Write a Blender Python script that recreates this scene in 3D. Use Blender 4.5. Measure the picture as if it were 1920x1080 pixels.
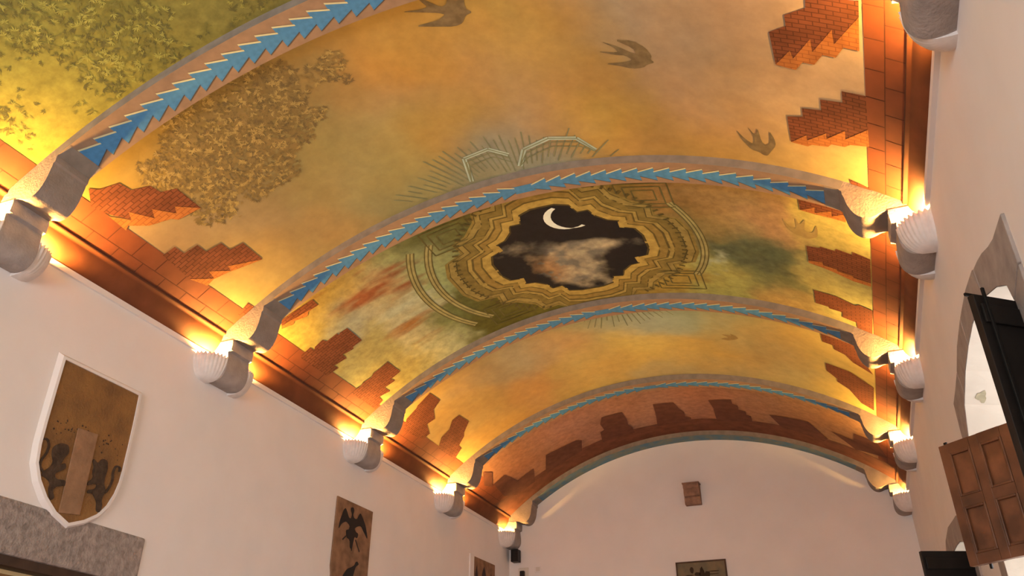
import bpy, bmesh, math, random
import numpy as np
from mathutils import Vector

for o in list(bpy.data.objects):
    bpy.data.objects.remove(o, do_unlink=True)
SC = bpy.context.scene
COL = SC.collection
random.seed(7)

# ------------------------------------------------------------------ camera, light, exposure
Z0 = 1.6                                  # eye height; heights below are measured from the eye
YAW, PITCH = 0.3772, 0.5197
cam = bpy.data.cameras.new('camera'); camo = bpy.data.objects.new('camera', cam); COL.objects.link(camo)
cam.lens = 1549.1 / 1920 * 36; cam.sensor_width = 36; cam.clip_start = 0.05
camo.location = (5.0832, 0, Z0)
camo.rotation_euler = (math.pi / 2 + PITCH, 0, YAW)
SC.camera = camo

SKY_STRENGTH = 1.2
BACK_FILL_W = 275
SIDE_WINDOW_W = 44
LAMP_W = 135.0
DAY = (1.0, 0.94, 0.97)
world = bpy.data.worlds.new('sky'); SC.world = world; world.use_nodes = True
world.node_tree.nodes['Background'].inputs[0].default_value = (1.0, 0.93, 0.80, 1)
world.node_tree.nodes['Background'].inputs[1].default_value = SKY_STRENGTH

def window_light(name, loc, rot, sx, sy, power, color):
    l = bpy.data.lights.new(name, 'AREA'); l.shape = 'RECTANGLE'; l.size = sx; l.size_y = sy
    l.energy = power; l.color = color
    o = bpy.data.objects.new(name, l); COL.objects.link(o); o.location = loc; o.rotation_euler = rot
    return o
# added fill light, set in an unseen made-up window opening behind the camera
window_light('daylight', (3.0, -4.12, 2.5), (math.pi / 2, 0, 0), 3.0, 2.6, BACK_FILL_W, DAY)
# daylight in the openings of the two right wall windows
window_light('daylight', (6.62, 5.0, 2.3), (0, math.pi / 2, 0), 1.9, 1.7, SIDE_WINDOW_W, DAY)
window_light('daylight', (6.62, 8.55, 2.1), (0, math.pi / 2, 0), 1.6, 1.5, SIDE_WINDOW_W * .3, DAY)

vs = SC.view_settings
vs.view_transform = 'Standard'; vs.look = 'None'; vs.gamma = 1.0; vs.use_curve_mapping = False
vs.exposure = 0.2

# ------------------------------------------------------------------ hall measurements
W = 6.0                                   # width, walls at x = 0 and x = W
YB, YE = -4.0, 12.715                     # back wall, end wall
XC, ZC = 2.969, -0.0126 + Z0              # axis of the barrel vault
R, D = 4.4029, 0.0739                     # rib soffit radius, rib depth
RV = R + D
H = 3.2214 + Z0                           # top of the side walls
RIB_Y = [3.028, 5.367, 7.850, 10.172, 12.457]
T, T4 = 0.289, 0.258
BANDS = {-1: (0.632, 0.668, 0.695), 1: (0.655, 0.682, 0.7135)}   # block band edges and cove start, left and right
TH_ENDS = {-1: 0.596, 1: 0.6135}             # where the ribs meet the corbels

# ------------------------------------------------------------------ helpers
def lin(c):
    return tuple(((v / 255) / 12.92 if v / 255 <= 0.04045 else ((v / 255 + 0.055) / 1.055) ** 2.4) for v in c)
ILL = (0.90, 0.53, 0.345)                  # warm light of the hall, to get paint colours from seen colours
def alb(c, k=1.0):
    return tuple(min(0.9, k * a / b) for a, b in zip(lin(c), ILL))

MATS = {}
def mat(name, col, rough=0.85, var=0.12, scale=9.0, bump=0.0, bscale=40.0, emit=None, col2=None, metal=0.0, spec=0.3, contrast=0.3):
    if name in MATS: return MATS[name]
    m = bpy.data.materials.new(name); m.use_nodes = True
    nt = m.node_tree; b = nt.nodes['Principled BSDF']
    b.inputs['Roughness'].default_value = rough; b.inputs['Metallic'].default_value = metal
    b.inputs['Specular IOR Level'].default_value = spec
    if emit:
        b.inputs['Emission Color'].default_value = (*emit[0], 1); b.inputs['Emission Strength'].default_value = emit[1]
        b.inputs['Base Color'].default_value = (*col, 1)
    else:
        tc = nt.nodes.new('ShaderNodeTexCoord'); n = nt.nodes.new('ShaderNodeTexNoise')
        n.inputs['Scale'].default_value = scale; n.inputs['Detail'].default_value = 6
        nt.links.new(tc.outputs['Object'], n.inputs['Vector'])
        r = nt.nodes.new('ShaderNodeValToRGB')
        c2 = col2 if col2 else tuple(v * (1 - 2 * var) for v in col)
        r.color_ramp.elements[0].position = 0.5 - contrast / 2; r.color_ramp.elements[1].position = 0.5 + contrast / 2
        r.color_ramp.elements[0].color = (*c2, 1); r.color_ramp.elements[1].color = (*col, 1)
        nt.links.new(n.outputs['Fac'], r.inputs['Fac']); nt.links.new(r.outputs['Color'], b.inputs['Base Color'])
        if bump:
            n2 = nt.nodes.new('ShaderNodeTexNoise'); n2.inputs['Scale'].default_value = bscale; n2.inputs['Detail'].default_value = 5
            nt.links.new(tc.outputs['Object'], n2.inputs['Vector'])
            bp = nt.nodes.new('ShaderNodeBump'); bp.inputs['Strength'].default_value = bump; bp.inputs['Distance'].default_value = 0.02
            nt.links.new(n2.outputs['Fac'], bp.inputs['Height']); nt.links.new(bp.outputs['Normal'], b.inputs['Normal'])
    MATS[name] = m
    return m

def brick_mat(name, c1, c2, mortar, bw, bh, ms):
    m = bpy.data.materials.new(name); m.use_nodes = True; nt = m.node_tree; b = nt.nodes['Principled BSDF']
    b.inputs['Roughness'].default_value = 0.9; b.inputs['Specular IOR Level'].default_value = 0.2
    uv = nt.nodes.new('ShaderNodeUVMap'); t = nt.nodes.new('ShaderNodeTexBrick')
    nt.links.new(uv.outputs['UV'], t.inputs['Vector'])
    t.inputs['Color1'].default_value = (*c1, 1); t.inputs['Color2'].default_value = (*c2, 1); t.inputs['Mortar'].default_value = (*mortar, 1)
    t.inputs['Scale'].default_value = 1; t.inputs['Brick Width'].default_value = bw; t.inputs['Row Height'].default_value = bh
    t.inputs['Mortar Size'].default_value = ms; t.inputs['Mortar Smooth'].default_value = 0.3
    n = nt.nodes.new('ShaderNodeTexNoise'); n.inputs['Scale'].default_value = 6; n.inputs['Detail'].default_value = 5
    mx = nt.nodes.new('ShaderNodeMix'); mx.data_type = 'RGBA'; mx.blend_type = 'MULTIPLY'
    r = nt.nodes.new('ShaderNodeValToRGB'); r.color_ramp.elements[0].color = (.72, .72, .72, 1); r.color_ramp.elements[0].position = .3; r.color_ramp.elements[1].position = .65
    nt.links.new(uv.outputs['UV'], n.inputs['Vector']); nt.links.new(n.outputs['Fac'], r.inputs['Fac'])
    mx.inputs['Factor'].default_value = 1
    nt.links.new(t.outputs['Color'], mx.inputs['A']); nt.links.new(r.outputs['Color'], mx.inputs['B'])
    nt.links.new(mx.outputs['Result'], b.inputs['Base Color'])
    return m

def mural_mat(name, strength=0.25, scale=14.0):
    m = bpy.data.materials.new(name); m.use_nodes = True; nt = m.node_tree; b = nt.nodes['Principled BSDF']
    b.inputs['Roughness'].default_value = 0.8; b.inputs['Specular IOR Level'].default_value = 0.25
    a = nt.nodes.new('ShaderNodeAttribute'); a.attribute_name = 'paint'
    tc = nt.nodes.new('ShaderNodeTexCoord'); n = nt.nodes.new('ShaderNodeTexNoise')
    n.inputs['Scale'].default_value = scale; n.inputs['Detail'].default_value = 8; n.inputs['Roughness'].default_value = .65
    nt.links.new(tc.outputs['Object'], n.inputs['Vector'])
    r = nt.nodes.new('ShaderNodeValToRGB')
    r.color_ramp.elements[0].position = .3; r.color_ramp.elements[1].position = .7
    r.color_ramp.elements[0].color = (1 - strength, 1 - strength, 1 - strength * .9, 1); r.color_ramp.elements[1].color = (1 + strength * .3, 1 + strength * .3, 1 + strength * .25, 1)
    mx = nt.nodes.new('ShaderNodeMix'); mx.data_type = 'RGBA'; mx.blend_type = 'MULTIPLY'; mx.inputs['Factor'].default_value = 1
    nt.links.new(n.outputs['Fac'], r.inputs['Fac']); nt.links.new(a.outputs['Color'], mx.inputs['A']); nt.links.new(r.outputs['Color'], mx.inputs['B'])
    nt.links.new(mx.outputs['Result'], b.inputs['Base Color'])
    return m

def props(o, label=None, cat=None, group=None, kind=None):
    if label: o['label'] = label
    if cat: o['category'] = cat
    if group: o['group'] = group
    if kind: o['kind'] = kind
    return o

def empty(name, loc=(0, 0, 0), **k):
    o = bpy.data.objects.new(name, None); COL.objects.link(o); o.location = loc; o.empty_display_size = .1
    return props(o, **k)

def link(name, me, parent=None, **k):
    o = bpy.data.objects.new(name, me); COL.objects.link(o)
    if parent is not None: o.parent = parent
    return props(o, **k)

def wpos(o):
    p = Vector((0, 0, 0))
    while o is not None: p = p + Vector(o.location); o = o.parent
    return p

def mesh(name, verts, faces, mats, parent=None, smooth=False, uv=None, idx=None, bevel=0, **k):
    """verts are in world space; the object keeps its parent's origin"""
    base = wpos(parent) if parent is not None else Vector((0, 0, 0))
    me = bpy.data.meshes.new(name)
    me.from_pydata([tuple(Vector(v) - base) for v in verts], [], faces)
    for m in (mats if isinstance(mats, (list, tuple)) else [mats]): me.materials.append(m)
    if idx is not None: me.polygons.foreach_set('material_index', idx)
    if uv is not None:
        l = me.uv_layers.new(name='UVMap')
        for lp in me.loops: l.data[lp.index].uv = uv[lp.vertex_index]
    bm = bmesh.new(); bm.from_mesh(me)
    if bevel:
        bmesh.ops.remove_doubles(bm, verts=bm.verts, dist=1e-5)
    bmesh.ops.recalc_face_normals(bm, faces=bm.faces); bm.to_mesh(me); bm.free()
    if smooth:
        for p in me.polygons: p.use_smooth = True
        if smooth == 'angle': me.set_sharp_from_angle(angle=.7)
    o = link(name, me, parent, **k)
    if bevel:
        md = o.modifiers.new('bevel', 'BEVEL'); md.width = bevel; md.segments = 2; md.limit_method = 'ANGLE'; md.angle_limit = 0.6
    return o

def box_vf(x0, x1, y0, y1, z0, z1):
    v = [(x, y, z) for x in (x0, x1) for y in (y0, y1) for z in (z0, z1)]
    f = [(0, 1, 3, 2), (4, 6, 7, 5), (0, 4, 5, 1), (2, 3, 7, 6), (0, 2, 6, 4), (1, 5, 7, 3)]
    return v, f

def boxes(name, bl, m, parent=None, **k):
    V, F = [], []
    for b in bl:
        v, f = box_vf(*b); n = len(V); V += v; F += [tuple(i + n for i in q) for q in f]
    return mesh(name, V, F, m, parent, **k)

def prism(name, pts, to3, t0, t1, m, parent=None, **k):
    """closed outline pts (a, b) carried from depth t0 to t1 by to3(a, b, t)"""
    n = len(pts)
    V = [to3(a, b, t0) for a, b in pts] + [to3(a, b, t1) for a, b in pts]
    F = [tuple(range(n)), tuple(range(2 * n - 1, n - 1, -1))]
    F += [(i, (i + 1) % n, n + (i + 1) % n, n + i) for i in range(n)]
    return mesh(name, V, F, m, parent, **k)

def rounded(P, it=1):
    """corner cutting of a closed outline"""
    for _ in range(it):
        q = []
        for (ax, ay), (bx, by) in zip(P, P[1:] + P[:1]):
            q += [(ax * .8 + bx * .2, ay * .8 + by * .2), (ax * .2 + bx * .8, ay * .2 + by * .8)]
        P = q
    return P

def vpt(th, y, off=0.0):
    r = RV - off
    return (XC + r * math.sin(th), y, ZC + r * math.cos(th))

def flat_poly(pts, maxlen=0.12):
    """triangulated, subdivided planar polygon -> (points, faces)"""
    bm = bmesh.new()
    vs_ = [bm.verts.new((a, b, 0)) for a, b in pts]
    f = bm.faces.new(vs_); bm.normal_update()
    bmesh.ops.triangulate(bm, faces=[f])
    for _ in range(7):
        e = [e for e in bm.edges if e.calc_length() > maxlen]
        if not e: break
        bmesh.ops.subdivide_edges(bm, edges=e, cuts=1)
        bmesh.ops.triangulate(bm, faces=[f for f in bm.faces if len(f.verts) > 3])
    bm.verts.index_update()
    P = [(v.co.x, v.co.y) for v in bm.verts]; F = [tuple(v.index for v in f.verts) for f in bm.faces]
    bm.free()
    return P, F

def vault_decal(name, pts, m, parent, off=0.003, maxlen=0.15, paint=None, **k):
    """a painted shape on the vault; pts are (angle, y)"""
    P, F = flat_poly([(a * RV, b) for a, b in pts], maxlen)
    V = [vpt(a / RV, b, off) for a, b in P]
    o = mesh(name, V, F, m, parent, uv=P, smooth=True, **k)
    if paint is not None:
        at = o.data.color_attributes.new('paint', 'FLOAT_COLOR', 'POINT')
        c = np.ones((len(P), 4), np.float32); c[:, :3] = paint(np.array(P))
        at.data.foreach_set('color', c.ravel())
    return o

def vnoise(x, y, seed):
    rs = np.random.RandomState(seed); g = rs.rand(64, 64)
    xi = np.floor(x).astype(int); yi = np.floor(y).astype(int); fx = x - xi; fy = y - yi
    fx = fx * fx * (3 - 2 * fx); fy = fy * fy * (3 - 2 * fy)
    a = g[xi % 64, yi % 64]; b = g[(xi + 1) % 64, yi % 64]; c = g[xi % 64, (yi + 1) % 64]; d = g[(xi + 1) % 64, (yi + 1) % 64]
    return (a * (1 - fx) + b * fx) * (1 - fy) + (c * (1 - fx) + d * fx) * fy
def fbm(x, y, seed, oct=5):
    s = 0; a = .5
    for i in range(oct):
        s = s + a * vnoise(x * 2 ** i + 7.3 * i, y * 2 ** i + 3.1 * i, seed + i); a *= .5
    return s / (1 - .5 ** oct)

# ------------------------------------------------------------------ materials
M_WALL = mat('white_plaster', (.87, .84, .81), .75, .03, 2.5, .12, 9, contrast=.5)
M_FLOOR = mat('terracotta_floor', (.50, .25, .12), .5, .2, 3)
M_STONE = mat('grey_sandstone', (.34, .285, .24), .9, .14, 9, .25, 60, contrast=.5)
M_STONE_D = mat('brown_grey_stone', (.42, .375, .345), .9, .16, 9, .3, 55, contrast=.5)
M_PLASTER_RIB = mat('salmon_paint', alb((148, 98, 64)), .85, .08, 12)
M_RIBFACE = mat('brown_rib_paint', alb((138, 102, 76)), .85, .12, 10)
M_BLUE = mat('blue_paint', alb((74, 108, 124)), .8, .14, 22, contrast=.5)
M_CREAM = mat('cream_paint', alb((200, 160, 104)), .8, .05, 20)
M_SHADOW = mat('brown_line_paint', alb((84, 62, 48)), .8, .05, 20)
M_RIB4 = mat('grey_green_paint', alb((120, 104, 78)), .85, .15, 8, col2=alb((84, 98, 96)))
M_COVE = mat('brown_cove_paint', alb((116, 51, 21)), .75, .12, 6)
M_BLOCK = mat('painted_brick_red', alb((116, 49, 22)), .8, .10, 5)
M_JOINT = mat('painted_joint', alb((84, 38, 19)), .9, .05, 5)
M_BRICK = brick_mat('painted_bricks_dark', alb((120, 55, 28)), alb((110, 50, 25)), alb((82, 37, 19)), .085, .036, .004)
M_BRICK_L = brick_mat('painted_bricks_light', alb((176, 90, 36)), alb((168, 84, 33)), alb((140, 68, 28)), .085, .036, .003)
M_BRICK_E = mat('painted_maroon', alb((108, 52, 30)), .9, .18, 7)
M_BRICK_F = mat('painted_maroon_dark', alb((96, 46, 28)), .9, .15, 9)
M_MURAL = mural_mat('painted_sky', .16, 9)
M_MURAL2 = mural_mat('painted_sky_rough', .34, 12)
M_NIGHT = mural_mat('painted_night', .35, 10)
M_BIRD = mat('swallow_paint', alb((120, 84, 48)), .85, .18, 16)
M_BIRD2 = mat('faint_swallow_paint', alb((160, 112, 54)), .85, .1, 16)
M_SHELL = mat('white_shell_plaster', (.80, .77, .74), .6, .05, 20)
M_BULB = mat('bulb', (1, .8, .5), emit=((1.0, .62, .22), 60))
M_WOOD = mat('brown_wood', (.16, .062, .026), .32, .3, 6, spec=.5)
M_WOOD_P = mat('brown_wood_panel', (.20, .075, .03), .3, .3, 7, spec=.5)
M_BLACK = mat('black_wood', (.012, .010, .009), .5, .2, 8)
M_IRON = mat('black_iron', (.02, .02, .02), .45, .1, 20, metal=.6)
M_REVEAL = mat('cream_plaster', (.80, .76, .66), .8, .06, 4, .25, 14, contrast=.5)
M_DOORPLASTER = mat('yellow_cream_plaster', (.72, .58, .30), .85, .06, 4)
M_DARKWOOD = mat('dark_brown_wood', (.06, .035, .022), .5, .2, 8)
M_STAIN = mat('olive_stain', (.52, .49, .34), .85, .12, 18)

# ------------------------------------------------------------------ traced outlines in metres: (vault angle, y) and (y, height)
MERLON={
 1:[
  ([(-0.614, 3.41), (-0.605, 3.47), (-0.576, 3.53), (-0.573, 3.64), (-0.547, 3.71), (-0.544, 3.81), (-0.521, 3.87), (-0.521, 4.15), (-0.549, 3.99), (-0.557, 4.05), (-0.578, 3.88), (-0.588, 3.96), (-0.607, 3.77), (-0.615, 3.84), (-0.63, 3.68), (-0.636, 3.53)],[(-0.521, 4.15), (-0.564, 4.11), (-0.571, 4.06), (-0.605, 3.98), (-0.627, 3.86), (-0.636, 3.88), (-0.633, 3.69), (-0.615, 3.84), (-0.607, 3.77), (-0.588, 3.96), (-0.578, 3.88), (-0.557, 4.05), (-0.549, 3.99)]),
  ([(-0.635, 4.28), (-0.609, 4.29), (-0.609, 4.4), (-0.581, 4.42), (-0.581, 4.53), (-0.55, 4.56), (-0.55, 4.67), (-0.523, 4.7), (-0.524, 4.98), (-0.578, 4.8), (-0.582, 4.86), (-0.609, 4.71), (-0.614, 4.81), (-0.643, 4.64)],[(-0.524, 4.98), (-0.562, 4.91), (-0.585, 4.86), (-0.616, 4.81), (-0.634, 4.82), (-0.643, 4.64), (-0.614, 4.81), (-0.609, 4.71), (-0.582, 4.86), (-0.578, 4.8)]),
  ([(-0.648, 5.31), (-0.615, 5.28), (-0.614, 5.38), (-0.639, 5.39)],None),
  ([(0.587, 3.53), (0.582, 3.61), (0.581, 3.68), (0.551, 3.76), (0.551, 3.85), (0.526, 3.92), (0.528, 4.21), (0.552, 4.06), (0.555, 4.13), (0.583, 3.93), (0.584, 4.04), (0.614, 3.82), (0.615, 3.94), (0.65, 3.68), (0.651, 3.43)],[(0.528, 4.21), (0.557, 4.23), (0.568, 4.15), (0.585, 4.15), (0.598, 4.05), (0.616, 4.05), (0.628, 3.95), (0.649, 3.95), (0.65, 3.68), (0.615, 3.94), (0.614, 3.82), (0.584, 4.04), (0.583, 3.93), (0.555, 4.13), (0.552, 4.06)]),
  ([(0.655, 4.34), (0.621, 4.35), (0.621, 4.46), (0.588, 4.48), (0.588, 4.59), (0.558, 4.61), (0.558, 4.7), (0.533, 4.73), (0.533, 5.02), (0.56, 4.9), (0.56, 4.96), (0.592, 4.83), (0.592, 4.89), (0.622, 4.75), (0.622, 4.84), (0.657, 4.67)],[(0.533, 5.02), (0.56, 5.03), (0.567, 5.0), (0.593, 4.98), (0.599, 4.94), (0.62, 4.93), (0.629, 4.89), (0.658, 4.85), (0.657, 4.67), (0.622, 4.84), (0.622, 4.75), (0.592, 4.89), (0.592, 4.83), (0.56, 4.96), (0.56, 4.9)]),
  ([(0.624, 5.31), (0.626, 5.38), (0.658, 5.39), (0.658, 5.35)],None),
 ],
 2:[
  ([(-0.603, 5.73), (-0.525, 5.77), (-0.526, 5.88), (-0.613, 5.79)],[(-0.526, 5.88), (-0.552, 5.87), (-0.561, 5.91), (-0.587, 5.85), (-0.595, 5.88), (-0.619, 5.82), (-0.613, 5.79)]),
  ([(-0.648, 6.33), (-0.641, 6.29), (-0.615, 6.29), (-0.615, 6.36), (-0.607, 6.33), (-0.584, 6.32), (-0.58, 6.38), (-0.551, 6.38), (-0.551, 6.42), (-0.545, 6.4), (-0.526, 6.41), (-0.527, 6.71), (-0.553, 6.71), (-0.556, 6.74), (-0.575, 6.72), (-0.583, 6.7), (-0.584, 6.79), (-0.612, 6.76), (-0.617, 6.75), (-0.615, 6.83), (-0.648, 6.8)],None),
  ([(-0.649, 7.32), (-0.643, 7.29), (-0.618, 7.32), (-0.61, 7.3), (-0.586, 7.32), (-0.576, 7.29), (-0.551, 7.29), (-0.529, 7.28), (-0.528, 7.57), (-0.559, 7.58), (-0.555, 7.65), (-0.587, 7.63), (-0.586, 7.75), (-0.615, 7.7), (-0.618, 7.8), (-0.648, 7.83)],None),
  ([(0.529, 5.77), (0.612, 5.78), (0.612, 5.84), (0.587, 5.9), (0.587, 5.83), (0.556, 5.92), (0.557, 5.84), (0.529, 5.93)],[(0.529, 5.93), (0.557, 5.84), (0.556, 5.92), (0.587, 5.83), (0.587, 5.9), (0.613, 5.81), (0.612, 5.93), (0.586, 5.93), (0.556, 5.94)]),
  ([(0.53, 6.5), (0.556, 6.48), (0.558, 6.45), (0.586, 6.45), (0.588, 6.41), (0.619, 6.42), (0.619, 6.37), (0.653, 6.39), (0.653, 6.81), (0.618, 6.83), (0.618, 6.79), (0.587, 6.8), (0.586, 6.77), (0.559, 6.77), (0.558, 6.72), (0.53, 6.76)],[(0.53, 6.76), (0.558, 6.72), (0.559, 6.77), (0.586, 6.77), (0.587, 6.8), (0.618, 6.79), (0.618, 6.83), (0.653, 6.81), (0.653, 6.87), (0.618, 6.89), (0.586, 6.85), (0.558, 6.82), (0.53, 6.8)]),
  ([(0.531, 7.33), (0.58, 7.32), (0.6, 7.35), (0.617, 7.37), (0.626, 7.33), (0.654, 7.34), (0.652, 7.89), (0.619, 7.88), (0.618, 7.74), (0.587, 7.73), (0.588, 7.62), (0.56, 7.63), (0.558, 7.6), (0.531, 7.6)],None),
 ],
 3:[
  ([(-0.655, 8.55), (-0.621, 8.41), (-0.581, 8.37), (-0.573, 8.34), (-0.552, 8.32), (-0.524, 8.28), (-0.521, 8.55), (-0.554, 8.63), (-0.574, 8.82), (-0.6, 8.8), (-0.617, 9.01), (-0.641, 9.0)],None),
  ([(-0.638, 9.42), (-0.606, 9.27), (-0.573, 9.24), (-0.545, 9.1), (-0.521, 9.1), (-0.517, 9.38), (-0.552, 9.53), (-0.562, 9.61), (-0.595, 9.72), (-0.597, 9.82), (-0.636, 9.92)],None),
  ([(0.531, 8.31), (0.609, 8.28), (0.62, 8.57), (0.65, 8.9), (0.602, 8.79), (0.584, 8.66), (0.559, 8.62), (0.557, 8.52), (0.532, 8.51)],None),
  ([(0.531, 9.09), (0.593, 9.1), (0.65, 9.28), (0.648, 10.02), (0.614, 9.95), (0.585, 9.66), (0.555, 9.55), (0.556, 9.46), (0.531, 9.32)],None),
 ],
 4:[
  ([(-0.434, 11.53), (-0.323, 11.56), (-0.308, 11.65), (-0.335, 12.02), (-0.486, 12.11)],None),
  ([(-0.2, 11.14), (-0.132, 11.17), (-0.132, 11.46), (-0.14, 11.68), (-0.134, 11.82), (-0.138, 12.06), (-0.256, 12.04), (-0.238, 11.64), (-0.221, 11.6), (-0.219, 11.36)],None),
  ([(-0.025, 11.13), (0.04, 11.16), (0.046, 11.41), (0.055, 11.59), (0.052, 11.76), (0.067, 11.84), (0.061, 12.01), (-0.056, 12.03), (-0.039, 11.61), (-0.032, 11.39)],None),
  ([(0.151, 11.14), (0.223, 11.09), (0.222, 11.24), (0.236, 11.31), (0.234, 11.47), (0.254, 11.53), (0.253, 11.67), (0.265, 11.71), (0.263, 11.97), (0.146, 12.05), (0.151, 11.7), (0.155, 11.47)],None),
  ([(0.327, 11.53), (0.447, 11.44), (0.5, 11.94), (0.485, 12.13), (0.354, 11.98)],None),
  ([(0.513, 11.53), (0.581, 11.55), (0.587, 11.24), (0.653, 11.19), (0.684, 11.64), (0.586, 11.93)],None),
  ([(-0.631, 11.25), (-0.584, 11.24), (-0.571, 11.67), (-0.502, 11.67), (-0.536, 12.09), (-0.613, 12.07), (-0.644, 11.79)],None),
  ([(-0.619, 10.74), (-0.601, 10.93), (-0.641, 11.29), (-0.653, 11.08)],None),
  ([(-0.437, 11.51), (-0.368, 11.56), (-0.399, 12.0), (-0.485, 12.04)],None),
 ],
}
BIRDS= [(1, [(0.09, 3.59), (0.077, 3.6), (0.066, 3.66), (0.051, 3.67), (0.025, 3.63), (-0.009, 3.57), (0.031, 3.58), (0.048, 3.55), (0.039, 3.52), (0.017, 3.48), (-0.015, 3.42), (0.015, 3.45), (0.029, 3.45), (0.023, 3.38), (0.021, 3.34), (0.037, 3.42), (0.048, 3.48), (0.058, 3.47), (0.068, 3.4), (0.091, 3.43), (0.082, 3.54)]), (1, [(0.339, 4.27), (0.326, 4.29), (0.318, 4.32), (0.3, 4.33), (0.278, 4.29), (0.257, 4.26), (0.289, 4.26), (0.305, 4.24), (0.296, 4.19), (0.279, 4.18), (0.251, 4.13), (0.286, 4.16), (0.283, 4.11), (0.263, 4.03), (0.292, 4.11), (0.304, 4.16), (0.314, 4.18), (0.312, 4.12), (0.286, 4.03), (0.316, 4.05), (0.332, 4.12), (0.338, 4.2), (0.334, 4.24)]), (1, [(0.488, 5.25), (0.481, 5.25), (0.475, 5.22), (0.462, 5.2), (0.45, 5.1), (0.441, 4.96), (0.455, 5.08), (0.469, 5.13), (0.471, 5.03), (0.462, 4.91), (0.474, 5.02), (0.48, 4.91), (0.482, 5.08), (0.489, 5.12), (0.497, 5.08), (0.499, 4.93), (0.505, 5.02), (0.506, 5.1), (0.494, 5.2)]), (2, [(0.555, 6.31), (0.535, 6.38), (0.523, 6.35), (0.507, 6.33), (0.497, 6.25), (0.491, 6.11), (0.501, 6.22), (0.516, 6.26), (0.517, 6.06), (0.523, 6.18), (0.537, 6.04), (0.531, 6.23), (0.537, 6.26), (0.548, 6.24), (0.556, 6.1), (0.557, 6.2)]), (3, [(0.316, 8.96), (0.288, 9.05), (0.265, 9.01), (0.292, 8.96), (0.271, 8.87), (0.3, 8.9), (0.296, 8.83), (0.311, 8.89)])]
MED= [(0.029, 5.95), (0.051, 5.96), (0.08, 6.02), (0.095, 6.09), (0.111, 6.26), (0.132, 6.25), (0.148, 6.47), (0.173, 6.62), (0.16, 6.71), (0.181, 6.87), (0.186, 7.03), (0.166, 7.16), (0.124, 7.26), (0.127, 7.32), (0.086, 7.39), (0.078, 7.47), (0.045, 7.47), (0.004, 7.57), (-0.035, 7.56), (-0.068, 7.47), (-0.082, 7.32), (-0.127, 7.03), (-0.159, 6.72), (-0.16, 6.55), (-0.141, 6.41), (-0.098, 6.3), (-0.102, 6.21), (-0.066, 6.12), (-0.043, 6.01), (-0.022, 6.01), (-0.007, 6.09), (0.014, 6.0)]
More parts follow.
